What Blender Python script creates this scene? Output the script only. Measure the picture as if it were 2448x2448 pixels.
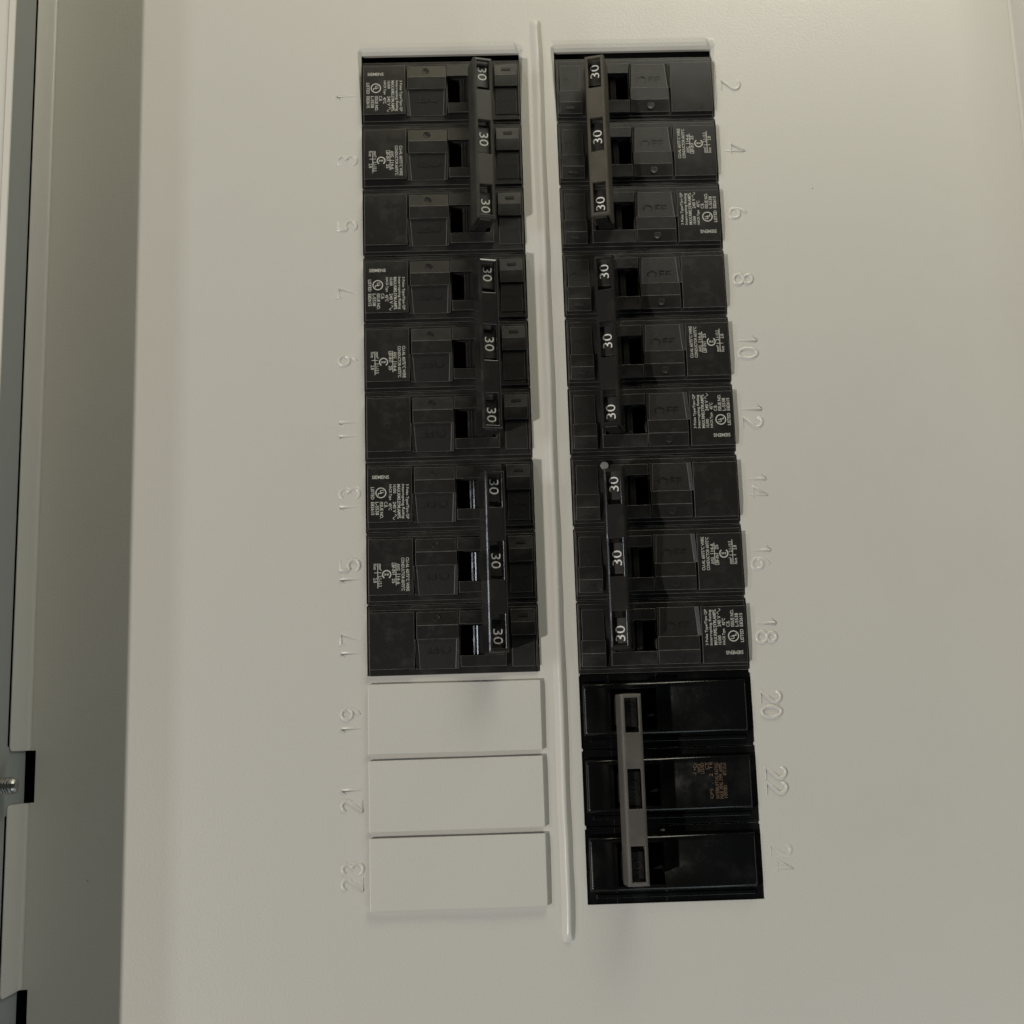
import bpy, bmesh, math, random
from mathutils import Vector, Matrix
random.seed(7)
for o in list(bpy.data.objects): bpy.data.objects.remove(o)
S = bpy.context.scene
COL = S.collection
K = 1400.0                       # height (mm) of the top edge of the breaker openings
def W(x, y, z=0.0):              # panel millimetres (x right, y down, z out of the panel) -> world metres
    return Vector((x*.001, -z*.001, (K-y)*.001))

# ------------------------------------------------------------------ camera
CP = (41.8712, 251.6289, 431.1794)
RM = [[0.9994063, 0.0306745, -0.015687], [-0.0274461, 0.9840647, 0.1756796], [0.020826, -0.1751447, 0.9843224]]
cam = bpy.data.cameras.new('camera'); co = bpy.data.objects.new('camera', cam); COL.objects.link(co)
def wd(r, s): return Vector((r[0]*s, r[2]*s, -r[1]*s))
right, up, back = wd(RM[0], 1), wd(RM[1], -1), wd(RM[2], -1)
m = Matrix((right, up, back)).transposed().to_4x4(); m.translation = W(*CP)
co.matrix_world = m
cam.sensor_width = 36; cam.sensor_fit = 'HORIZONTAL'; cam.lens = 2995.741/2448*36
cam.clip_start = .01; cam.clip_end = 50
S.camera = co
# ------------------------------------------------------------------ light
w = bpy.data.worlds.new('World'); S.world = w; w.use_nodes = True
bg = w.node_tree.nodes['Background']; bg.inputs[0].default_value = (.95, .97, 1, 1); bg.inputs[1].default_value = .002
def area(name, pos, target, size, power, col, sy=None):
    l = bpy.data.lights.new(name, 'AREA'); l.energy = power; l.color = col; l.size = size
    if sy: l.shape = 'RECTANGLE'; l.size_y = sy
    o = bpy.data.objects.new(name, l); COL.objects.link(o)
    o.location = W(*pos); o.rotation_euler = (W(*target)-W(*pos)).to_track_quat('-Z', 'Y').to_euler()
    return o
area('work_lamp', (-1600, 990, 1720), (65, 160, 0), .05, 35.5, (1, .955, .87))
area('window_light', (-850, 92, 596), (65, 190, 0), .06, 1.6, (.84, .91, 1), .24)
area('top_fill', (70, -430, 280), (70, 0, 0), .3, .50, (1, .86, .50), .15)  # added fill close above the cover, brightens it towards the top
area('corner_fill', (250, -360, 260), (200, 0, 0), .25, 1.62, (1, .98, .84))  # unseen fill, added to lift the upper right
area('low_fill', (300, 680, 250), (150, 350, 0), .3, .66, (.86, .96, 1))  # fill added below right to brighten the lower part
S.view_settings.view_transform = 'Standard'; S.view_settings.look = 'None'
S.view_settings.exposure = .06; S.view_settings.gamma = 1
S.render.engine = 'CYCLES'

# ------------------------------------------------------------------ materials
def mat(name, col, rough=.5, spec=.5, noise=.06, nscale=900, bump=.0, bscale=2500, blotch=0, blotch_col=None, metal=0, specks=0, vary=0):
    M = bpy.data.materials.new(name); M.use_nodes = True
    n, l = M.node_tree.nodes, M.node_tree.links
    b = n['Principled BSDF']; b.inputs['Roughness'].default_value = rough
    b.inputs['Specular IOR Level'].default_value = spec; b.inputs['Metallic'].default_value = metal
    tc = n.new('ShaderNodeTexCoord')
    t = n.new('ShaderNodeTexNoise'); t.inputs['Scale'].default_value = nscale; t.inputs['Detail'].default_value = 3
    l.new(tc.outputs['Object'], t.inputs['Vector'])
    r = n.new('ShaderNodeMix'); r.data_type = 'RGBA'
    a = [c*(1-noise) for c in col]; c2 = [c*(1+noise) for c in col]
    r.inputs['A'].default_value = (*a, 1); r.inputs['B'].default_value = (*c2, 1)
    l.new(t.outputs['Fac'], r.inputs['Factor'])
    out = r.outputs['Result']
    if vary:
        oi = n.new('ShaderNodeObjectInfo'); mp = n.new('ShaderNodeMapRange'); mp.inputs['To Min'].default_value = 1-vary; mp.inputs['To Max'].default_value = 1+vary
        l.new(oi.outputs['Random'], mp.inputs['Value'])
        mu = n.new('ShaderNodeVectorMath'); mu.operation = 'SCALE'; l.new(out, mu.inputs[0]); l.new(mp.outputs['Result'], mu.inputs['Scale']); out = mu.outputs['Vector']
    if blotch:
        t2 = n.new('ShaderNodeTexNoise'); t2.inputs['Scale'].default_value = blotch; t2.inputs['Detail'].default_value = 6
        t2.inputs['Roughness'].default_value = .7
        l.new(tc.outputs['Object'], t2.inputs['Vector'])
        mr = n.new('ShaderNodeMapRange'); mr.inputs['From Min'].default_value = .48; mr.inputs['From Max'].default_value = .72
        l.new(t2.outputs['Fac'], mr.inputs['Value'])
        r2 = n.new('ShaderNodeMix'); r2.data_type = 'RGBA'; l.new(out, r2.inputs['A'])
        r2.inputs['B'].default_value = (*blotch_col, 1); l.new(mr.outputs['Result'], r2.inputs['Factor'])
        out = r2.outputs['Result']
        ra = n.new('ShaderNodeMapRange'); ra.inputs['To Min'].default_value = rough-.06; ra.inputs['To Max'].default_value = rough+.16
        l.new(mr.outputs['Result'], ra.inputs['Value']); l.new(ra.outputs['Result'], b.inputs['Roughness'])
    if specks:
        vo = n.new('ShaderNodeTexVoronoi'); vo.inputs['Scale'].default_value = specks; l.new(tc.outputs['Object'], vo.inputs['Vector'])
        sx = n.new('ShaderNodeSeparateColor'); l.new(vo.outputs['Color'], sx.inputs['Color'])
        th = n.new('ShaderNodeMath'); th.operation = 'MULTIPLY'; l.new(sx.outputs['Red'], th.inputs[0]); l.new(sx.outputs['Green'], th.inputs[1])
        th2 = n.new('ShaderNodeMath'); th2.operation = 'POWER'; l.new(th.outputs[0], th2.inputs[0]); th2.inputs[1].default_value = 6
        th3 = n.new('ShaderNodeMath'); th3.operation = 'MULTIPLY'; l.new(th2.outputs[0], th3.inputs[0]); th3.inputs[1].default_value = .030
        lt = n.new('ShaderNodeMath'); lt.operation = 'LESS_THAN'; l.new(vo.outputs['Distance'], lt.inputs[0]); l.new(th3.outputs[0], lt.inputs[1])
        r3 = n.new('ShaderNodeMix'); r3.data_type = 'RGBA'; l.new(out, r3.inputs['A']); r3.inputs['B'].default_value = (.16, .14, .11, 1)
        l.new(lt.outputs[0], r3.inputs['Factor']); out = r3.outputs['Result']
    l.new(out, b.inputs['Base Color'])
    if bump:
        t3 = n.new('ShaderNodeTexNoise'); t3.inputs['Scale'].default_value = bscale; t3.inputs['Detail'].default_value = 2
        l.new(tc.outputs['Object'], t3.inputs['Vector'])
        bp = n.new('ShaderNodeBump'); bp.inputs['Strength'].default_value = bump; bp.inputs['Distance'].default_value = .0004
        l.new(t3.outputs['Fac'], bp.inputs['Height']); l.new(bp.outputs['Normal'], b.inputs['Normal'])
    return M
PAINT = mat('grey_enamel_paint', (.535, .520, .482), .36, .5, .055, 1700, .16, 1100, 14, (.508, .492, .455), specks=70)
FACE = mat('trim_paint_lit', (.64, .62, .56), .42, .4, .03, 1500, .10, 900)  # trim paint made lighter where the front faces catch the light
TRIM_SHADED = mat('trim_paint_shaded', (.27, .285, .28), .4, .4, .03, 1500, .10, 900)  # same trim paint, shade on the inward walls put into the colour
BLACK = mat('black_moulded_plastic', (.0125, .0119, .0112), .42, .45, .12, 3000, .16, 4000, 90, (.0175, .0165, .0155), vary=.12)
EDGE = mat('scuffed_plastic_edge', (.10, .096, .088), .45, .4, .6, 700, 0, 1, 160, (.018, .0175, .017))
LIP = mat('worn_pale_edge', (.11, .11, .105), .4, .5, .7, 700, 0, 1, 260, (.022, .021, .020))
PIT = mat('matt_black_plastic', (.009, .0087, .0084), .5, .35, .15, 3000, .25, 3500)
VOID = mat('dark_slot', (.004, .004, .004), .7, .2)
INK = mat('white_print', (.43, .42, .385), .6, .2, .18, 2200)
INKB = mat('white_number', (.72, .71, .68), .5, .3, .06, 2000)
INKO = mat('faded_orange_print', (.13, .085, .055), .7, .2, .95, 1400)
TIEB = mat('black_tie_bar', (.018, .0175, .017), .155, .5, .12, 2500, 0, 3000, 70, (.030, .028, .022))
TIED = mat('dusty_tie_bar', (.060, .052, .041), .55, .35, .12, 2500, .15, 3000, 60, (.078, .068, .054))
TIEH = mat('dusty_dark_tie_bar', (.031, .029, .024), .5, .35, .12, 2500, .15, 3000, 70, (.040, .037, .031))
TIEG = mat('grey_tie_bar', (.080, .073, .066), .45, .45, .1, 2500, .12, 3000, 60, (.098, .090, .081))
GLOSS = mat('glossy_black_bakelite', (.004, .0042, .0045), .28, .42, .2, 3000, .05, 1800, 60, (.0055, .0055, .0055))
STEEL = mat('zinc_plated_steel', (.42, .42, .41), .32, .5, .08, 3000, metal=1)
FLECK = mat('grey_paint_fleck', (.22, .22, .21), .6)

# ------------------------------------------------------------------ helpers
def L3(u, v, z): return Vector((u*.001, -z*.001, -v*.001))      # local mm (u right, v down, z out)
def link(name, me, parent=None, loc=None):
    o = bpy.data.objects.new(name, me); COL.objects.link(o)
    if parent: o.parent = parent
    if loc is not None: o.location = loc
    return o
def empty(name, loc, label, cat, group=None, rot=0):
    o = bpy.data.objects.new(name, None); COL.objects.link(o); o.location = loc; o.rotation_euler = (0, rot, 0)
    o.empty_display_size = .01
    o['label'] = label; o['category'] = cat
    if group: o['group'] = group
    return o
def mesh(name, bm, mats):
    me = bpy.data.meshes.new(name); bmesh.ops.recalc_face_normals(bm, faces=bm.faces); bm.to_mesh(me); bm.free()
    for x in (mats if isinstance(mats, (list, tuple)) else [mats]): me.materials.append(x)
    return me
def prism(bm, top, base, mi=0, f=L3):
    """top: list of (u,v,z); closed solid down to z=base"""
    a = [bm.verts.new(f(*p)) for p in top]; b = [bm.verts.new(f(p[0], p[1], base)) for p in top]
    n = len(a); fs = [bm.faces.new(a), bm.faces.new(b[::-1])]
    for i in range(n): fs.append(bm.faces.new((a[i], b[i], b[(i+1) % n], a[(i+1) % n])))
    for q in fs: q.material_index = mi
def rect(bm, u0, v0, u1, v1, z, base, z1=None, mi=0, f=L3):
    """z at v0 edge, z1 at v1 edge"""
    if z1 is None: z1 = z
    prism(bm, [(u0, v0, z), (u0, v1, z1), (u1, v1, z1), (u1, v0, z)], base, mi, f)
def stuff(o): o['kind'] = 'stuff'; return o
def bev(o, wdt, seg=2, mi=-1, ang=30):
    b = o.modifiers.new('bevel', 'BEVEL'); b.width = wdt*.001; b.segments = seg; b.limit_method = 'ANGLE'; b.angle_limit = math.radians(ang)
    b.material = mi; b.use_clamp_overlap = True
    for p in o.data.polygons: p.use_smooth = True
    b.harden_normals = True
    return o
_tc = {}
def text2d(s, cap=None, width=None, bold=0.0):
    """triangulated flat lettering centred on 0,0; returns verts (x,y) mm, faces"""
    k = (s, cap, width, bold)
    if k in _tc: return _tc[k]
    c = bpy.data.curves.new('t', 'FONT'); c.body = s; c.size = 1; c.resolution_u = 3; c.offset = bold
    o = bpy.data.objects.new('t', c); COL.objects.link(o)
    dg = bpy.context.evaluated_depsgraph_get(); me = bpy.data.meshes.new_from_object(o.evaluated_get(dg))
    vs = [(v.co.x, v.co.y) for v in me.vertices]; fs = [tuple(p.vertices) for p in me.polygons]
    bpy.data.objects.remove(o); bpy.data.curves.remove(c); bpy.data.meshes.remove(me)
    xs = [v[0] for v in vs]; ys = [v[1] for v in vs]
    sy = cap/(max(ys)-min(ys)) if cap else 1
    sx = width/(max(xs)-min(xs)) if width else sy
    cx, cy = (max(xs)+min(xs))/2, (max(ys)+min(ys))/2
    _tc[k] = ([((x-cx)*sx, (y-cy)*sy) for x, y in vs], fs); return _tc[k]
def put(bm, s, u, v, z, cap, width, rot=0, mi=0, thick=0, f=L3, bold=0.0):
    """lettering centred at u,v. rot=-90: reads downwards (tops to the right); 90: reads upwards"""
    vs, fs = text2d(s, cap, width, bold); a = math.radians(rot); ca, sa = math.cos(a), math.sin(a)
    vv = [bm.verts.new(f(u+x*ca-y*sa, v-(x*sa+y*ca), z)) for x, y in vs]
    for q in fs:
        try: bm.faces.new([vv[i] for i in q]).material_index = mi
        except ValueError: pass
def ring(bm, u, v, z, r0, r1, a0=0, a1=360, n=28, mi=0, f=L3):
    pr = None
    for i in range(n+1):
        a = math.radians(a0+(a1-a0)*i/n); c, s = math.cos(a), math.sin(a)
        q = (bm.verts.new(f(u+r0*c, v+r0*s, z)), bm.verts.new(f(u+r1*c, v+r1*s, z)))
        if pr: bm.faces.new((pr[0], pr[1], q[1], q[0])).material_index = mi
        pr = q
def bar(bm, u0, v0, u1, v1, z, mi=0, f=L3):
    bm.faces.new([bm.verts.new(f(*p)) for p in ((u0, v0, z), (u0, v1, z), (u1, v1, z), (u1, v0, z))]).material_index = mi

# ------------------------------------------------------------------ panel cover
OW, G = 58.9, 13.15
XR0 = OW+G; XR1 = XR0+OW
YL, YR = 230.4, 307.8
S0 = 3.4
panel = empty('panel_cover', W(65.5, 150, 0), 'light grey steel cover with stamped circuit numbers and two tall breaker openings', 'panel cover')
PO = Vector(W(65.5, 150, 0))
def PW(x, y, z=0.0): return W(x, y, z)-PO
XL, XRR = -113.0, 244.9
YT, YB = -142.0, 472.0
notches = [(251.8, 269.0), (328.4, 347.0)]
NX = -111.5
xs = sorted({XL, NX, -30, 0, 29.45, OW, XR0, XR0+29.45, XR1, 190, XRR, -1.3, OW+1.3, XR0-1.3, XR1+1.3})
ys = sorted({YT, -30, -4.2, -2.6, -1.2, 0, YL, YR, YB, *[a for n_ in notches for a in n_], *[25.4*i for i in range(1, 16)]})
def hole(xm, ym):
    if 0 < xm < OW and 0 < ym < YL: return True
    if XR0 < xm < XR1 and 0 < ym < YR: return True
    if xm < NX and any(a < ym < b for a, b in notches): return True
    return False
bm = bmesh.new(); vd = {}
def vert(x, y):
    if (x, y) not in vd:
        z = 0.0
        if -2.7 < y < 1e-6 and (0 <= x <= OW or XR0 <= x <= XR1): z = {-2.6: -.12, -1.2: -.5}.get(y, -1.2)
        vd[(x, y)] = bm.verts.new(PW(x, y, z))
    return vd[(x, y)]
for i in range(len(xs)-1):
    for j in range(len(ys)-1):
        if hole((xs[i]+xs[i+1])/2, (ys[j]+ys[j+1])/2): continue
        bm.faces.new((vert(xs[i], ys[j]), vert(xs[i], ys[j+1]), vert(xs[i+1], ys[j+1]), vert(xs[i+1], ys[j])))
bmesh.ops.recalc_face_normals(bm, faces=bm.faces)
if sum(f.normal.y for f in bm.faces) > 0: bmesh.ops.reverse_faces(bm, faces=bm.faces)
be = [e for e in bm.edges if e.is_boundary]
r = bmesh.ops.extrude_edge_only(bm, edges=be)
for v in [g for g in r['geom'] if isinstance(g, bmesh.types.BMVert)]: v.co.y += .0013
# ragged remnants of the break-off tabs along the opening edges
def nub(x, y, s, k):
    a = .35*k; h = .55*k
    prism(bm, [(x, y-h, -.05), (x+s*.7*a, y-h*.7, -.05), (x+s*a, y+.1, -.05), (x+s*.5*a, y+h*.8, -.05), (x, y+h, -.05)], -1.2, 0, PW)
for i in range(1, 12):
    y = S0+25.4*i
    for x, s in ((0, 1), (OW, -1)):
        if i < 9: nub(x, y+random.uniform(-.5, .5), s, random.uniform(.6, 1.2))
    for x, s in ((XR0, 1), (XR1, -1)):
        nub(x, y+random.uniform(-.5, .5), s, random.uniform(.7, 1.5))
me = bpy.data.meshes.new('cover_sheet'); bm.to_mesh(me); bm.free(); me.materials.append(PAINT)
sheet = link('cover_sheet', me, panel)
bv = sheet.modifiers.new('bevel', 'BEVEL'); bv.width = .00022; bv.segments = 2; bv.angle_limit = math.radians(35)
# corner kinks where the top of each opening was pushed in
for x0 in (0, XR0):
    bm = bmesh.new()
    for xa, xb in ((x0+OW-.3, x0+OW+1.5),):
        a = [bm.verts.new(PW(*p)) for p in ((xa-1.6, -4.3, .02), (xb, -3.7, .02), (xa-.2, -1.2, .55), (xb+.2, -.4, .03), (xa+.3, -.1, .05))]
        bm.faces.new((a[0], a[2], a[1])); bm.faces.new((a[1], a[2], a[3])); bm.faces.new((a[2], a[4], a[3])); bm.faces.new((a[0], a[4], a[2]))
    me = mesh('opening_crease', bm, PAINT)
    for p in me.polygons: p.use_smooth = True
    link('opening_crease', me, panel)
# flanges bent forward along the edges of the cover
FH = 15.8
def flange_seg(x, y0, y1, s):
    bm = bmesh.new()
    n = 5; R_ = 1.1; prof = []
    for i in range(n+1):
        a = math.pi/2*i/n; prof.append((x-s*R_*math.sin(a), R_*(1-math.cos(a))+.02))
    prof.append((x-s*(R_+.0), FH-.3)); prof.append((x-s*(R_+.12), FH)); prof.append((x-s*(R_+.38), FH)); prof.append((x-s*(R_+.5), 1.0))
    # s=+1 left edge (flange goes to -x)
    ra = [(y0+.0, FH-1.2), (y0+1.2, FH)]
    rows = []
    for yy, top in ((y0, FH-1.5), (y0+.5, FH-.5), (y0+1.6, FH), (y1-1.6, FH), (y1-.5, FH-.5), (y1, FH-1.5)):
        rows.append([bm.verts.new(PW(px, yy, min(pz, top) if pz > 2 else pz)) for px, pz in prof])
    for a, b in zip(rows, rows[1:]):
        for i in range(len(prof)-1): bm.faces.new((a[i], a[i+1], b[i+1], b[i]))
    bm.faces.new(rows[0]); bm.faces.new(rows[-1][::-1])
    o = link('flange', mesh('flange', bm, PAINT), panel)
    for p in o.data.polygons: p.use_smooth = True
    e = o.modifiers.new('split', 'EDGE_SPLIT'); e.split_angle = math.radians(50)
XI = XL+1.6   # the bend starts here, so that it ends at XL-ish
flange_seg(XL+.0, YT, notches[0][0], 1); flange_seg(XL+.0, notches[0][1], notches[1][0], 1); flange_seg(XL, notches[1][1], YB, 1)
flange_seg(XRR, YT, YB, -1)
# centre rib
bm = bmesh.new(); rows = []
RX, RY0, RY1 = 65.6, -13.2, 319.5
prof = [(-2.5, 0), (-1.9, .35), (-1.0, 1.35), (-.3, 1.8), (.5, 1.75), (1.15, 1.15), (1.7, .3), (2.4, 0)]
TS = [0, .0025, .005, .0085, .013]+[.02+.96*i/36 for i in range(37)]+[.987, .9915, .995, .9975, 1]
for i, t in enumerate(TS):
    y = RY0+(RY1-RY0)*t
    k = min(1, (min(y-RY0, RY1-y))/3.2); k = math.sin(max(k, 0)*math.pi/2)
    wv = .12*math.sin(y*.11)+.08*math.sin(y*.31+1)
    rows.append([bm.verts.new(PW(RX+px*(.8+.2*k)+wv, y, pz*k*(1+.10*math.sin(y*.25))+.01 if 0 < j < 7 else -.15)) for j, (px, pz) in enumerate(prof)])
# finer ends
for a, b in zip(rows, rows[1:]):
    for j in range(7): bm.faces.new((a[j], b[j], b[j+1], a[j+1]))
me = mesh('centre_rib', bm, PAINT)
for p in me.polygons: p.use_smooth = True
o = link('centre_rib', me, panel); sb = o.modifiers.new('s', 'SUBSURF'); sb.levels = 1; sb.render_levels = 2
# filler plates for slots 19, 21, 23
bm = bmesh.new()
NU, NV = 16, 8
hw, hh, ph = 29.3, 11.7, 1.8
grid = [[bm.verts.new(L3(-hw+2*hw*i/NU, -hh+2*hh*j/NV, ph-.25*math.exp(-((j-0)*1.2)**2)+.10*math.sin(i*.5+j*.3))) for j in range(NV+1)] for i in range(NU+1)]
for i in range(NU):
    for j in range(NV): bm.faces.new((grid[i][j], grid[i][j+1], grid[i+1][j+1], grid[i+1][j]))
be = [e for e in bm.edges if e.is_boundary]
r = bmesh.ops.extrude_edge_only(bm, edges=be)
for v in [g for g in r['geom'] if isinstance(g, bmesh.types.BMVert)]: v.co.y = .0002
fm = mesh('filler_plate', bm, PAINT)
for k in range(3):
    y = S0+25.4*(9.5+k)+.35
    o = link('filler_plate', fm, panel, PW(29.5, y, 0)); bev(o, .3, 3, ang=40)
    o.rotation_euler = (0, math.radians((.15, -.1, .05)[k]), 0)

# stamped circuit numbers: stroke digits with a soft raised profile
def arc(cx, cy, r, a0, a1, n=12, ry=None):
    ry = ry or r
    return [(cx+r*math.cos(math.radians(a0+(a1-a0)*i/n)), cy+ry*math.sin(math.radians(a0+(a1-a0)*i/n))) for i in range(n+1)]
DG = {  # cell 4.4 wide, 7.4 high, y up, centred on 0
 '0': [arc(0, 0, 2.0, 0, 360, 22, 3.6)],
 '1': [[(-1.1, 2.5), (.3, 3.7), (.3, -3.7)]],
 '2': [arc(0, 1.8, 1.9, 160, -35, 12)+[(-2.0, -3.7), (2.1, -3.7)]],
 '3': [arc(0, 1.8, 1.8, 150, -80, 12)+arc(0, -1.8, 2.0, 80, -150, 14)],
 '4': [[(1.0, -3.7), (1.0, 3.7), (-2.1, -1.5), (2.2, -1.5)]],
 '5': [[(1.9, 3.7), (-1.5, 3.7), (-1.8, .5)]+arc(0, -1.4, 2.1, 130, -145, 14)],
 '6': [arc(2.0, -1.5, 4.0, 120, 180, 8, 5.2)+arc(0, -1.6, 2.0, 180, -180, 18)],
 '7': [[(-2.0, 2.6), (-2.0, 3.7), (2.0, 3.7), (-.6, -3.7)]],
 '8': [arc(0, 1.9, 1.7, -90, 270, 18), arc(0, -1.75, 2.0, 90, 450, 18)],
 '9': [arc(-2.0, 1.5, 4.0, -60, 0, 8, 5.2)+arc(0, 1.6, 2.0, 0, 360, 18)],
}
def emboss(s, depth, sr):
    bm = bmesh.new(); n = len(s)
    for k, ch in enumerate(s):
        ox = (k-(n-1)/2)*5.0
        for pl in DG[ch]:
            pts = [Vector((x*.92+ox, y*.92)) for x, y in pl]
            # resample for smoothness
            rows = []
            closed = (pts[0]-pts[-1]).length < 1e-4
            N = len(pts)
            for i, p in enumerate(pts):
                if closed and i in (0, N-1): d = (pts[1]-pts[-2])
                else: d = pts[min(i+1, N-1)]-pts[max(i-1, 0)]
                d.normalize(); nn = Vector((-d.y, d.x))
                end = (i in (0, N-1)) and not closed
                row = []
                for q, (t, h) in enumerate(((-1, -.1), (-.72, .42), (-.3, .9), (0, 1), (.3, .9), (.72, .42), (1, -.1))):
                    hh_ = h*depth if not end else -.02
                    c = p+nn*t*sr*(0.55 if end else 1)
                    if end: c = c-d*(sr*.8 if i == 0 else -sr*.8)
                    row.append(bm.verts.new(L3(c.x, -c.y, hh_)))
                rows.append(row)
            for a, b in zip(rows, rows[1:]):
                for j in range(6): bm.faces.new((a[j], b[j], b[j+1], a[j+1]))
    me = mesh('stamped_number', bm, PAINT)
    if sum(p.normal.y*p.area for p in me.polygons) > 0: me.flip_normals()
    for p in me.polygons: p.use_smooth = True
    return me
for i in range(12):
    yc = S0+25.4*(i+.5)
    for side in (0, 1):
        num = str(2*i+1+side)
        dp = random.uniform(.36, .55) if num not in ('13', '14', '16', '11', '24') else .26
        if num == '24': dp = .22
        o = link('stamped_number', emboss(num, dp*1.05, .74), panel, PW(-5.6 if side == 0 else 137.4, yc-(.8 if side else -.8), 0))
        o.rotation_euler = (0, math.radians(-90 if side == 0 else 90), 0)
        o['label'] = 'stamped number '+num

# ------------------------------------------------------------------ frame round the cover
frame = empty('steel_trim', W(65.5, 150, 14), 'grey steel trim standing proud around the cover, a screw through its left side', 'trim')
FO = Vector(W(65.5, 150, 14))
def FW(x, y, z=0.0): return W(x, y, z)-FO
FX0, FX1, FY0, FY1, FZ = -114.6, 246.5, -150.0, 480.0, 36.6
def framebar(name, pts, m_=TRIM_SHADED, bvw=.6):
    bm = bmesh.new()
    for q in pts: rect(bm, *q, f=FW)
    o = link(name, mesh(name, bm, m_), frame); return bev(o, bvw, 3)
# side walls facing inward and their front faces
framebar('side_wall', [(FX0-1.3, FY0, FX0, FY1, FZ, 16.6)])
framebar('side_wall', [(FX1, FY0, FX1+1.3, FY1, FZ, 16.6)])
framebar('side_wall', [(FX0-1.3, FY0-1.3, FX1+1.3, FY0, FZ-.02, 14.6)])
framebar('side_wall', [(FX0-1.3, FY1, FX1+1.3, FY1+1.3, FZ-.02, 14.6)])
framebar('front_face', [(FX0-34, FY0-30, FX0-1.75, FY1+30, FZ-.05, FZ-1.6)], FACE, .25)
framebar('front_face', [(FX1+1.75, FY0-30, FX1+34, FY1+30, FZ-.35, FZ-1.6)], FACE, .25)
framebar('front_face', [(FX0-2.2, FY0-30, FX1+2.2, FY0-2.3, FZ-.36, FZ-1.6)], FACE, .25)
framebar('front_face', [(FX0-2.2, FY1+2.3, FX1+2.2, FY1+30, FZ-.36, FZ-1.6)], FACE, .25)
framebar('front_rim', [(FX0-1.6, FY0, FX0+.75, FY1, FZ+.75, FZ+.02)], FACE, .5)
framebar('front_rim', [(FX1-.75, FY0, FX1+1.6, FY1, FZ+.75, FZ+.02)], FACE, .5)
# bracket tab that reaches down behind the notch, with the screw through it
for (a, b) in notches:
    bm = bmesh.new()
    prism(bm, [(FX0-.3, a-1.0, 16.5), (FX0-.3, b+2.5, 16.5), (FX0+.1, b+2.5, 16.5), (FX0+.1, a-1.0, 16.5)], 15.9, 0, FW)
    v = [FW(FX0-1.1, a-1.5, 17), FW(FX0-1.1, b+3.5, 17), FW(FX0-1.1, b+1.5, .6), FW(FX0-1.1, a-1.0, .6),
         FW(FX0-.02, a-1.5, 17), FW(FX0-.02, b+3.5, 17), FW(FX0-.02, b+1.5, .6), FW(FX0-.02, a-1.0, .6)]
    q = [bm.verts.new(x) for x in v]
    for f_ in ((0, 1, 2, 3), (7, 6, 5, 4), (0, 4, 5, 1), (1, 5, 6, 2), (2, 6, 7, 3), (3, 7, 4, 0)): bm.faces.new([q[i] for i in f_])
    o = link('bracket_tab', mesh('bracket_tab', bm, TRIM_SHADED), frame); bev(o, .3, 2)
bm = bmesh.new()
SY, SZ, R0 = 262.6, 23.0, 2.75
N = 20; prevr = None; xx = FX0-3; rings = []
prof = []
tip = -108.6
while xx < tip-1.6:
    prof += [(xx, R0), (xx+.12, R0), (xx+.42, R0-.42), (xx+.52, R0-.42)]; xx += .86
prof += [(tip-1.2, R0-.15), (tip-.5, R0-.5), (tip-.1, R0-1.0), (tip, R0-1.5), (tip, .01)]
rings = [[bm.verts.new(FW(px, SY+pr*math.cos(2*math.pi*k/N), SZ+pr*math.sin(2*math.pi*k/N))) for k in range(N)] for px, pr in prof]
for a, b in zip(rings, rings[1:]):
    for k in range(N): bm.faces.new((a[k], a[(k+1) % N], b[(k+1) % N], b[k]))
me = mesh('screw', bm, STEEL)
link('screw', me, frame)
# enclosure box behind everything
box = empty('enclosure_box', W(65.5, 150, -60), 'dark inside of the steel box, seen through gaps around the breakers', 'enclosure')
BO = Vector(W(65.5, 150, -60))
def BW(x, y, z=0.0): return W(x, y, z)-BO
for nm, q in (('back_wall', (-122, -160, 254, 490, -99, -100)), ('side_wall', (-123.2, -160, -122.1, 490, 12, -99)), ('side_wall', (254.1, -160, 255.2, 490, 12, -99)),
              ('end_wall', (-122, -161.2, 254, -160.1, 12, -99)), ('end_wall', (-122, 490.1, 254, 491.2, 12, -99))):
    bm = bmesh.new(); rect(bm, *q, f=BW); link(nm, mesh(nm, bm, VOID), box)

# ------------------------------------------------------------------ breakers
H = 2.25
def relief(us, vs, zf, base, skip=(), f=L3, mi=0, uf=None, bm=None):
    """one connected shell: heights zf(u, v) on a grid, boundary extruded down to base"""
    bm = bm or bmesh.new(); vd = {}
    def V(i, j):
        if (i, j) not in vd:
            u, v = us[i], vs[j]; z = zf(u, v)
            if uf: u = uf(i, j)
            vd[(i, j)] = bm.verts.new(f(u, v, z))
        return vd[(i, j)]
    fs = []
    for i in range(len(us)-1):
        for j in range(len(vs)-1):
            if (i, j) not in skip: fs.append(bm.faces.new((V(i, j), V(i, j+1), V(i+1, j+1), V(i+1, j))))
    es = [e for e in {e for q in fs for e in q.edges} if e.is_boundary]
    r = bmesh.ops.extrude_edge_only(bm, edges=es)
    for v in [g for g in r['geom'] if isinstance(g, bmesh.types.BMVert)]: v.co.y = -base*.001
    for q in bm.faces: q.material_index = mi
    return bm
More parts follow.
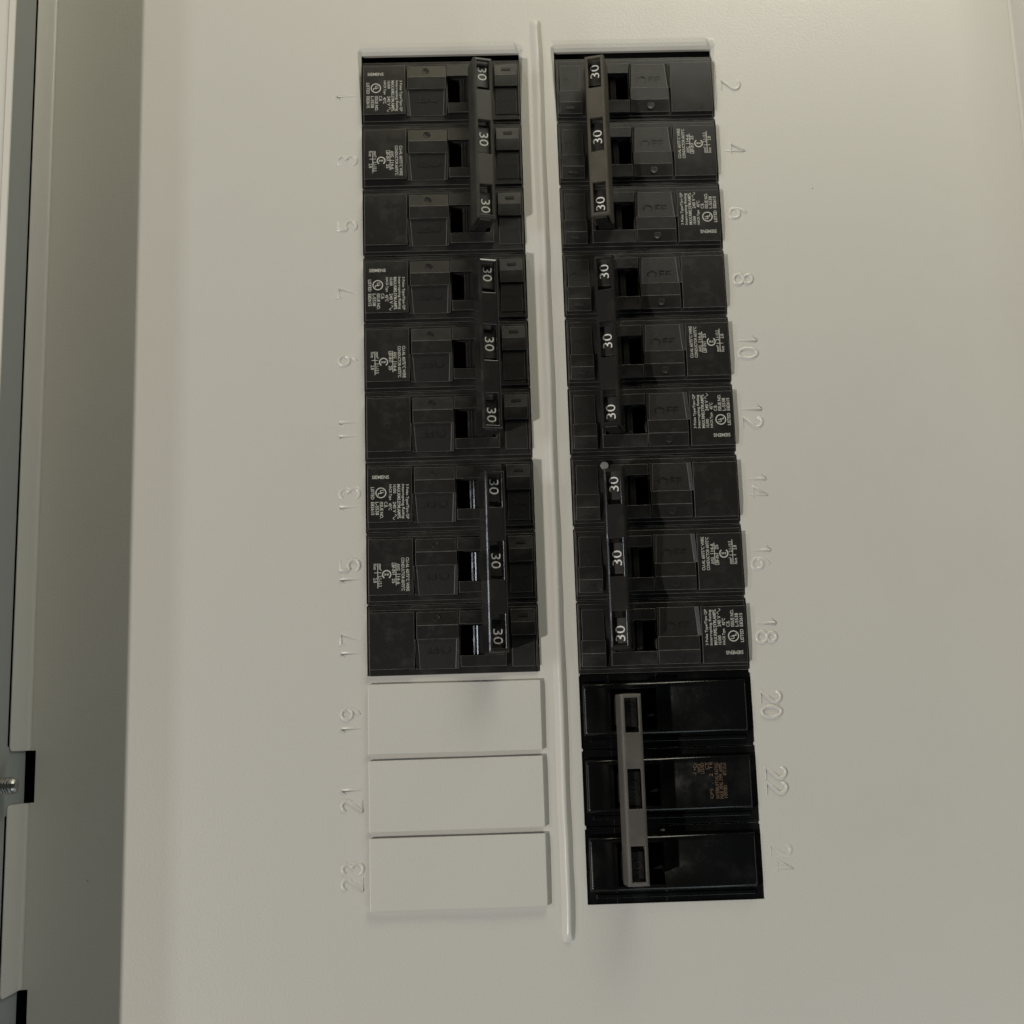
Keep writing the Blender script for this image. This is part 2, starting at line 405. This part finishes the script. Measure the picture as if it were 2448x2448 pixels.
def pole_parts():
    B, Bz = -14, .2; P = {}
    # body with stepped ledge, open at the handle slot (u 31.9-46, v 7.3-17.9)
    us, vs = [.4, .95, 31.88, 46.05, 58.0, 58.5], [.16, 1.55, 7.28, 17.92, 24.05, 25.24]
    bm = bmesh.new()
    relief([.4, 31.88, 46.05, 58.5], [.16, 7.28, 17.92, 25.24], lambda u, v: -.1, B, {(1, 1)}, bm=bm)
    P['pole_housing'] = (mesh('pole_housing', bm, [BLACK, PIT, VOID, EDGE]), 1)
    bm = relief([.75, 31.84, 46.12, 58.3], [1.55, 7.24, 17.96, 24.05], lambda u, v: .55, -.5, {(1, 1)})
    P['ledge'] = (mesh('ledge', bm, [BLACK, PIT, VOID, EDGE]), 1)
    bm = relief([.8, 16.2], [2.5, 7.35, 22.0], lambda u, v: 1.85 if v < 3 else H, Bz)
    P['label_block'] = (mesh('label_block', bm, [BLACK, PIT, VOID, EDGE]), 1)
    bm = relief([17.0, 31.3], [2.7, 7.35, 12.1], lambda u, v: 1.45 if v < 3 else H-.02, Bz)
    P['middle_block'] = (mesh('middle_block', bm, [BLACK, PIT, VOID, EDGE]), 1)
    top, bot = [16.25, 17.3, 30.6, 31.45], [16.7, 18.0, 30.1, 31.3]
    zt = {(0, 0): H-.02, (1, 0): 1.6, (2, 0): 1.6, (3, 0): H, (0, 1): 1.5, (1, 1): .8, (2, 1): .8, (3, 1): 1.9}
    us = [0, 1, 2, 3]
    bm = relief(us, [12.12, 22.2], lambda u, v: zt[(u, 0 if v < 15 else 1)], Bz, uf=lambda i, j: (top, bot)[j][i])
    for q in bm.faces:
        c = q.calc_center_median()
        if .0176 < c.x < .0302: q.material_index = 1
    P['off_recess'] = (mesh('off_recess', bm, [BLACK, PIT, VOID, EDGE]), 1)
    bm = relief([31.6, 31.86, 46.3, 47.45], [2.6, 7.22, 17.96, 21.8], lambda u, v: 1.9 if v < 3 else H+.12, Bz, {(0, 1), (1, 1), (0, 2)})
    P['slot_surround'] = (mesh('slot_surround', bm, [BLACK, PIT, VOID, EDGE]), 1)
    bm = relief([49.3, 57.6], [2.5, 6.95, 11.5], lambda u, v: 1.45 if v < 3 else H-.15, Bz)
    P['end_block'] = (mesh('end_block', bm, [BLACK, PIT, VOID, EDGE]), 1)
    bm = relief([49.5, 57.2], [11.52, 22.1], lambda u, v: 1.45 if v < 15 else .85, Bz, mi=1)
    P['on_recess'] = (mesh('on_recess', bm, [BLACK, PIT, VOID, EDGE]), 1)
    bm = bmesh.new(); rect(bm, 57.75, 2.9, 58.3, 22.3, 1.3, Bz)
    P['end_rim'] = (mesh('end_rim', bm, [BLACK, PIT, VOID, EDGE]), 1)
    bm = bmesh.new(); n = 16
    cs = [[bm.verts.new(L3(23.9+r_*math.cos(a*math.pi/8), 4.9+r_*.95*math.sin(a*math.pi/8), h)) for a in range(n)] for r_, h in ((1.4, 1.2), (1.35, 2.0), (1.1, 2.04), (.8, 1.98), (.5, 1.97))]
    for a, b in zip(cs, cs[1:]):
        for k in range(n): bm.faces.new((a[k], a[(k+1) % n], b[(k+1) % n], b[k]))
    bm.faces.new(cs[-1])
    P['round_boss'] = (mesh('round_boss', bm, [BLACK]), 0)
    bm = bmesh.new(); rect(bm, 52.0, 4.2, 55.2, 5.2, 2.02, .9)
    P['small_tab'] = (mesh('small_tab', bm, [BLACK]), 0)
    bm = bmesh.new(); rect(bm, 31.9, 7.3, 46.0, 17.9, -9, B)
    P['slot_floor'] = (mesh('slot_floor', bm, [VOID]), 0)
    bm = relief([36.3, 36.8, 37.2, 37.5, 37.9, 38.4, 38.6, 41.5], [7.7, 17.6], lambda u, v: {36.3: .1, 36.8: .38, 37.2: .38, 37.5: .2, 37.9: .42, 38.4: .14, 38.6: -1.2, 41.5: -.4}[u], -9)
    P['slot_shutter'] = (mesh('slot_shutter', bm, [TIEB]), 0)
    return P
POLE = pole_parts()
def moulded(t, *a):
    bm = bmesh.new(); put(bm, t, *a)
    r = bmesh.ops.extrude_face_region(bm, geom=bm.faces[:])
    for v in [g for g in r['geom'] if isinstance(g, bmesh.types.BMVert)]: v.co.y -= .00005
    return mesh('moulded_word', bm, BLACK)
MOULD = (moulded('OFF', 24.3, 15.6, 1.36, 3.0, 8.6, 180), moulded('ON', 53.3, 15.6, 1.18, 2.9, 6.2, 180))
def ul_label():
    bm = bmesh.new(); z = H+.02
    put(bm, 'SIEMENS', 5.3, 6.0, 2.06, 1.25, 5.9, 0, bold=.012)
    # the name lies on the sloping face: follow it
    for v in bm.verts: v.co.y = -(1.85+(-v.co.z*1000-2.5)/4.85*(H-1.85)+.03)*.001
    T = lambda s, u, v0, v1, c=1.15: put(bm, s, u, (v0+v1)/2, z, c, v1-v0, -90, bold=.012)
    T('3 Poles Type/Tipo QP', 14.5, 8.7, 21.0); T('Interrupting Rating', 13.05, 8.7, 20.8); T('MAX.RMS.SYM.AMPS.', 11.6, 8.7, 21.0)
    T('10,000', 10.1, 8.8, 11.9); T('240 V', 10.1, 14.9, 18.7)
    for i in range(12):
        a0, a1 = i/12, (i+1)/12
        p = lambda t: (10.1+.55*math.sin(t*2*math.pi), 19.2+2.0*t)
        (ua, va), (ub, vb) = p(a0), p(a1)
        bm.faces.new([bm.verts.new(L3(*q)) for q in ((ua-.12, va, z), (ub-.12, vb, z), (ub+.12, vb, z), (ua+.12, va, z))])
    T('HACR Type', 8.6, 8.7, 14.2); T('40°C', 8.6, 15.3, 17.8); T('C.B.', 7.1, 14.8, 16.9)
    T('ISSUE NO.', 5.55, 14.8, 20.7); T('L-5538', 4.05, 14.8, 19.4); T('LISTED', 2.5, 9.5, 13.9); T('E82615', 2.5, 14.8, 19.4)
    ring(bm, 5.4, 11.6, z, 1.55, 1.9)
    put(bm, 'U', 5.75, 11.15, z, 1.35, 1.0, -90, bold=.02); put(bm, 'L', 5.05, 12.1, z, 1.35, .9, -90, bold=.02)
    return mesh('rating_print', bm, INK)
def csa_label():
    bm = bmesh.new(); z = H+.02
    T = lambda s, u, v0, v1, c=1.15: put(bm, s, u, (v0+v1)/2, z, c, v1-v0, -90, bold=.012)
    T('CU-AL 60/75°C WIRE', 14.3, 9.1, 20.8); T('CONDUCTOR 60/75°C', 12.7, 9.1, 20.6)
    T('AWG', 11.1, 11.2, 13.6); T('14-6', 11.1, 15.6, 18.3); T('LBF-IN', 9.45, 10.9, 14.4); T('25', 9.45, 16.3, 17.9)
    bar(bm, 10.18, 10.9, 10.40, 18.7, z); bar(bm, 9.0, 14.75, 11.8, 14.95, z+.005)
    T('mm²', 4.85, 11.1, 13.5); T('2.1-13.3', 4.75, 15.2, 19.0); T('N-m', 3.1, 11.1, 13.1); T('2.8', 3.1, 16.0, 17.6)
    bar(bm, 3.88, 11.0, 4.10, 19.6, z); bar(bm, 2.8, 14.1, 5.2, 14.3, z+.005)
    ring(bm, 7.05, 14.9, z, 1.2, 1.6, 125, 415)
    put(bm, 'S', 7.45, 14.9, z, .75, .8, -90, bold=.03); put(bm, 'A', 6.6, 14.9, z, .75, .9, -90, bold=.03)
    return mesh('rating_print', bm, INK)
UL, CSA = ul_label(), csa_label()

def handle_frame(uc, zc, t):
    c, s = math.cos(t), math.sin(t)
    return lambda a, v, h: L3(uc+a*c+h*s, v, zc-a*s+h*c)     # a across, v along, h outward
TZ = 15.3
def handle_mesh(f, num, inkmat, hm=BLACK, flat=True):
    bm = bmesh.new()
    rect(bm, -2.15, -5.4, 2.6, 5.4, -2.3, -12.5, f=f)
    # sweeping shoulder of the handle below the bar
    prism(bm, [(-2.6, -4.9, -9.6), (-2.6, 4.9, -9.6), (2.7, 4.9, -9.6), (2.7, -4.9, -9.6)], -21, 0, f)
    return mesh('toggle_handle', bm, [hm, EDGE])
def number_mesh(f, num, ink, embossed=False):
    bm = bmesh.new()
    put(bm, num, .2, 0, -2.27, 3.25, 5.1, -90, f=f, bold=-.004)
    if embossed:
        r = bmesh.ops.extrude_face_region(bm, geom=bm.faces[:])
        for v in [g for g in r['geom'] if isinstance(g, bmesh.types.BMVert)]: v.co.y -= .0002
    return mesh('amp_number', bm, ink)
WIN = [(8.7, 20.0), (31.7, 44.5), (56.2, 67.5)]
def tie_mesh(f, m_, chamfer=.5):
    bm = bmesh.new(); Lo, Hi = 7.4, 68.8; hw_ = 3.5; th = 1.15; dep = -8.6; ww = 2.3
    vs_ = [Lo]+[a for w_ in WIN for a in w_]+[Hi]
    # one connected shell: top grid with windows, thickness by extrusion, side walls
    us = [-hw_, -ww, ww, hw_]
    vd = {}
    def V(a, v, h):
        k = (round(a, 3), round(v, 3), round(h, 3))
        if k not in vd: vd[k] = bm.verts.new(f(a, v, h))
        return vd[k]
    for j in range(len(vs_)-1):
        for i in range(3):
            if i == 1 and j % 2 == 1: continue
            for h in (0, -th):
                bm.faces.new((V(us[i], vs_[j], h), V(us[i], vs_[j+1], h), V(us[i+1], vs_[j+1], h), V(us[i+1], vs_[j], h)))
        if j % 2 == 1:
            for a in (us[1], us[2]): bm.faces.new((V(a, vs_[j], 0), V(a, vs_[j+1], 0), V(a, vs_[j+1], -th), V(a, vs_[j], -th)))
            for q in (vs_[j], vs_[j+1]): bm.faces.new((V(us[1], q, 0), V(us[2], q, 0), V(us[2], q, -th), V(us[1], q, -th)))
        for sgn in (-1, 1):   # outer walls
            bm.faces.new((V(sgn*hw_, vs_[j], 0), V(sgn*hw_, vs_[j+1], 0), V(sgn*hw_, vs_[j+1], -th), V(sgn*hw_, vs_[j], -th)))
    for q in (Lo, Hi):
        for i in range(3): bm.faces.new((V(us[i], q, 0), V(us[i+1], q, 0), V(us[i+1], q, -th), V(us[i], q, -th)))
    for sgn in (-1, 1):
        a0, a1 = (-hw_, -hw_+.85) if sgn < 0 else (hw_-.85, hw_)
        prism(bm, [(a0, Lo+.02, -th-.01), (a0, Hi-.02, -th-.01), (a1, Hi-.02, -th-.01), (a1, Lo+.02, -th-.01)], dep, 0, f)
    for q0, q1 in ((Lo+.02, Lo+.5),):
        pass
    inv = {v: k for k, v in vd.items()}
    lay = bm.edges.layers.float.new('bevel_weight_edge')
    for e in bm.edges:
        p, q = inv.get(e.verts[0]), inv.get(e.verts[1])
        if not p or not q or p[2] != 0 or q[2] != 0: continue
        if (p[0] == q[0] and abs(abs(p[0])-hw_) < .01) or (p[1] == q[1] and p[1] in (Lo, Hi)): e[lay] = 1
        elif len([f_ for f_ in e.link_faces if all(inv[v][2] == 0 for v in f_.verts if v in inv)]) == 1: e[lay] = .22
    me = mesh('tie_bar', bm, [m_, EDGE]); return me
def bev_tie(o):
    b = o.modifiers.new('bevel', 'BEVEL'); b.width = .00095; b.segments = 3; b.limit_method = 'WEIGHT'; b.use_clamp_overlap = False
TILT = math.radians(15)
def breaker(cx, row, flip, label, tiemat, order=('ul', 'csa', None), first=None):
    rot = math.pi if flip else 0
    sx, sy, sr = {(0, 0): (.1, 0, .12), (3, 0): (0, .12, -.1), (6, 0): (.1, -.1, .05), (0, 1): (-.1, .1, .1), (3, 1): (.12, 0, -.12), (6, 1): (0, .1, .1)}[(row, int(flip))]
    t = empty('circuit_breaker', W(cx+sx, S0+25.4*row+38.1+sy, 0), label, 'circuit breaker', 'black three pole breakers marked 30', rot+math.radians(sr))
    O = Vector((29.45, 38.1))
    for k, lb in enumerate(order):
        off = Vector(((-O.x)*.001, 0, -(25.4*k-O.y)*.001))
        p = link('pole_housing', POLE['pole_housing'][0], t, off); bev(p, .13, 2, 3, 5)
        for nm, (me_, wear) in POLE.items():
            if nm == 'pole_housing': continue
            q = link(nm, me_, p)
            if wear: bev(q, .13, 2, 3, 5)
        [stuff(link('moulded_word', q, p)) for q in MOULD]
        if lb: stuff(link('rating_print', UL if lb == 'ul' else CSA, p))
        f = handle_frame(45.1, TZ, TILT)
        off2 = Vector(((-O.x)*.001, 0, -(25.4*k+12.7-O.y)*.001))
        sh = .0006 if flip else 0
        off2.x += sh
        h = link('toggle_handle', HANDLE, t, off2); bev(h, .3, 2, -1, 30)
        link('amp_number', NUM30, h)
    tb = link('tie_bar', TIES[tiemat], t, Vector(((-O.x)*.001+sh, 0, O.y*.001)))
    bev_tie(tb)
    return t
fN = handle_frame(45.1, TZ, TILT)
HANDLE = handle_mesh(fN, '30', INKB); NUM30 = number_mesh(fN, '30', INKB)
TIES = {'black': tie_mesh(fN, TIEB), 'dusty': tie_mesh(fN, TIED), 'dim': tie_mesh(fN, TIEH)}
LC, RC = 29.45, XR0+29.45
breaker(LC, 0, False, 'black breaker with a dusty dark bar, topmost of the left column beside 1, 3, 5', 'dim')
breaker(LC, 3, False, 'black breaker in the middle of the left column beside 7, 9 and 11', 'black')
breaker(LC, 6, False, 'black breaker at the foot of the left column, directly above the blank grey plates', 'black')
breaker(RC, 0, True, 'black breaker with a dusty brownish bar, topmost of the right column', 'dusty')
breaker(RC, 3, True, 'black breaker second from the top of the right column beside 8, 10, 12', 'black')
b3 = breaker(RC, 6, True, 'black breaker with a grey paint fleck at its upper left, beside 14, 16, 18', 'black')
bm = bmesh.new()
def RL(x, y, z): return Vector((-(x-RC)*.001, -z*.001, (y-(S0+25.4*6+38.1))*.001))
prism(bm, [(83.8+1.45*math.cos(a*.524)*(1+.12*math.sin(a*2.3)), 159.7+1.5*math.sin(a*.524)*(1+.1*math.cos(a*1.7)), 2.9) for a in range(12)][::-1], 2.0, 0, RL)
bev(link('paint_fleck', mesh('paint_fleck', bm, FLECK), b3), .3, 2)

# the older glossy breaker in slots 20-24
old = empty('circuit_breaker', W(RC, S0+25.4*9+38.1, 0), 'older glossy black breaker with grey bar and faded orange print, lowest in right column', 'circuit breaker')
def OL(x, y, z): return Vector(((x-29.45)*.001, -z*.001, -(y-38.1)*.001))
for k in range(3):
    bm = bmesh.new(); v0 = 25.4*k
    B = -14
    for q in ((.3, .15, 9.9, 25.25), (26.4, .15, 58.6, 25.25), (9.91, .15, 26.39, 5.0), (9.91, 19.5, 26.39, 25.25)):
        rect(bm, q[0], v0+q[1], q[2], v0+q[3], -.6, B, f=OL)
    o = link('pole_base', mesh('pole_base', bm, [GLOSS]), old); bev(o, .15, 2)
    bm = bmesh.new()
    # raised cap with a rectangular well for the handle, built as a ring so that its rim can be rounded
    xo = [1.0, 10.3, 26.0, 56.6]; yo = [3.2, 5.3, 19.2, 20.9]
    vd2 = {}
    def VV(i, j, z):
        if (i, j, z) not in vd2: vd2[(i, j, z)] = bm.verts.new(OL(xo[i], v0+yo[j], z))
        return vd2[(i, j, z)]
    zt = 2.5
    for i in range(3):
        for j in range(3):
            if i == 1 and j == 1: continue
            bm.faces.new((VV(i, j, zt), VV(i, j+1, zt), VV(i+1, j+1, zt), VV(i+1, j, zt)))
    be = [e for e in bm.edges if e.is_boundary]
    r = bmesh.ops.extrude_edge_only(bm, edges=be)
    for v in [g for g in r['geom'] if isinstance(g, bmesh.types.BMVert)]: v.co.y = .0007
    lay = bm.edges.layers.float.new('bevel_weight_edge')
    x_lo, x_hi, z_lo, z_hi = [OL(1.0, 0, 0).x, OL(56.6, 0, 0).x, OL(0, v0+3.2, 0).z, OL(0, v0+20.9, 0).z]
    for e in bm.edges:
        if all(abs(q.co.x-x_lo) < 1e-5 or abs(q.co.x-x_hi) < 1e-5 or abs(q.co.z-z_lo) < 1e-5 or abs(q.co.z-z_hi) < 1e-5 for q in e.verts) and len(e.link_faces) == 2:
            a = e.calc_face_angle(0)
            if a > .5: e[lay] = 1
    o = link('pole_cap', mesh('pole_cap', bm, [GLOSS]), old); bev(o, 1.15, 2); o.modifiers['bevel'].limit_method = 'WEIGHT'
    bm = bmesh.new()
    rect(bm, 3.0, v0+21.9, 56.0, v0+23.2, .1, -.7, f=OL); 
    rect(bm, 10.0, v0+5.1, 26.3, v0+19.4, -8, B, mi=1, f=OL)
    o = link('pole_step', mesh('pole_step', bm, [GLOSS, VOID]), old); bev(o, .2, 2)
fo = handle_frame(15.9, 15.0, math.radians(6))
def foc(v_off):
    g = lambda a, v, h: fo(a, v, h)+Vector((-.02945, 0, (38.1-v_off)*.001))
    return g
for k in range(3):
    g = foc(25.4*k+12.7)
    bm = bmesh.new(); rect(bm, -2.3, -5.6, 2.3, 5.6, -2.3, -10, f=g); rect(bm, -2.9, -4.8, 2.9, 4.8, -9.5, -21, f=g)
    h = link('toggle_handle', mesh('toggle_handle', bm, [PIT]), old); bev(h, .3, 2)
    bm = bmesh.new(); put(bm, '30', 0, 0, -2.3, 3.2, 5.2, 90, f=g, bold=.004)
    r = bmesh.ops.extrude_face_region(bm, geom=bm.faces[:])
    for v in [q for q in r['geom'] if isinstance(q, bmesh.types.BMVert)]: v.co.y -= .00025
    link('amp_number', mesh('amp_number', bm, BLACK), h)
tb = link('tie_bar', tie_mesh(foc(0), TIEG), old); bev_tie(tb)
bm = bmesh.new()
zt = 2.53
OX, OY = XR0, S0+25.4*9
def OT(s, x, ya, yb, cap=1.2): put(bm, s, x-OX, (ya+yb)/2-OY, zt, cap, yb-ya, 90, f=OL, bold=.0)
OT('QP3', 115.0, 271.4, 274.6); OT('.   2', 115.0, 266.4, 269.8); OT('CY', 113.7, 262.6, 265.0); OT('TE', 115.0, 262.6, 265.0)
OT('INTERRUPTING RATING', 116.9, 262.9, 274.6); OT('MAX. RMS. SYM. AMPS.', 118.3, 262.9, 274.7); OT('10000', 119.6, 270.4, 274.5); OT('40°C U.S.A.', 119.6, 262.9, 267.2)
OT('LOAD', 112.2, 262.8, 266.4); OT('HACR', 111.0, 263.0, 265.8); OT('-F +Cu', 109.7, 262.8, 266.8)
stuff(link('rating_print', mesh('rating_print', bm, INKO), [o for o in old.children if o.name.startswith('pole_cap')][1]))
bm = bmesh.new()
prism(bm, [(97.2-OX, 284.6-OY, .3), (98.7-OX, 284.9-OY, .5), (98.9-OX, 284.2-OY, .6), (98.0-OX, 284.1-OY, .5)], -.3, 0, OL)
link('paint_fleck', mesh('paint_fleck', bm, FLECK), old)
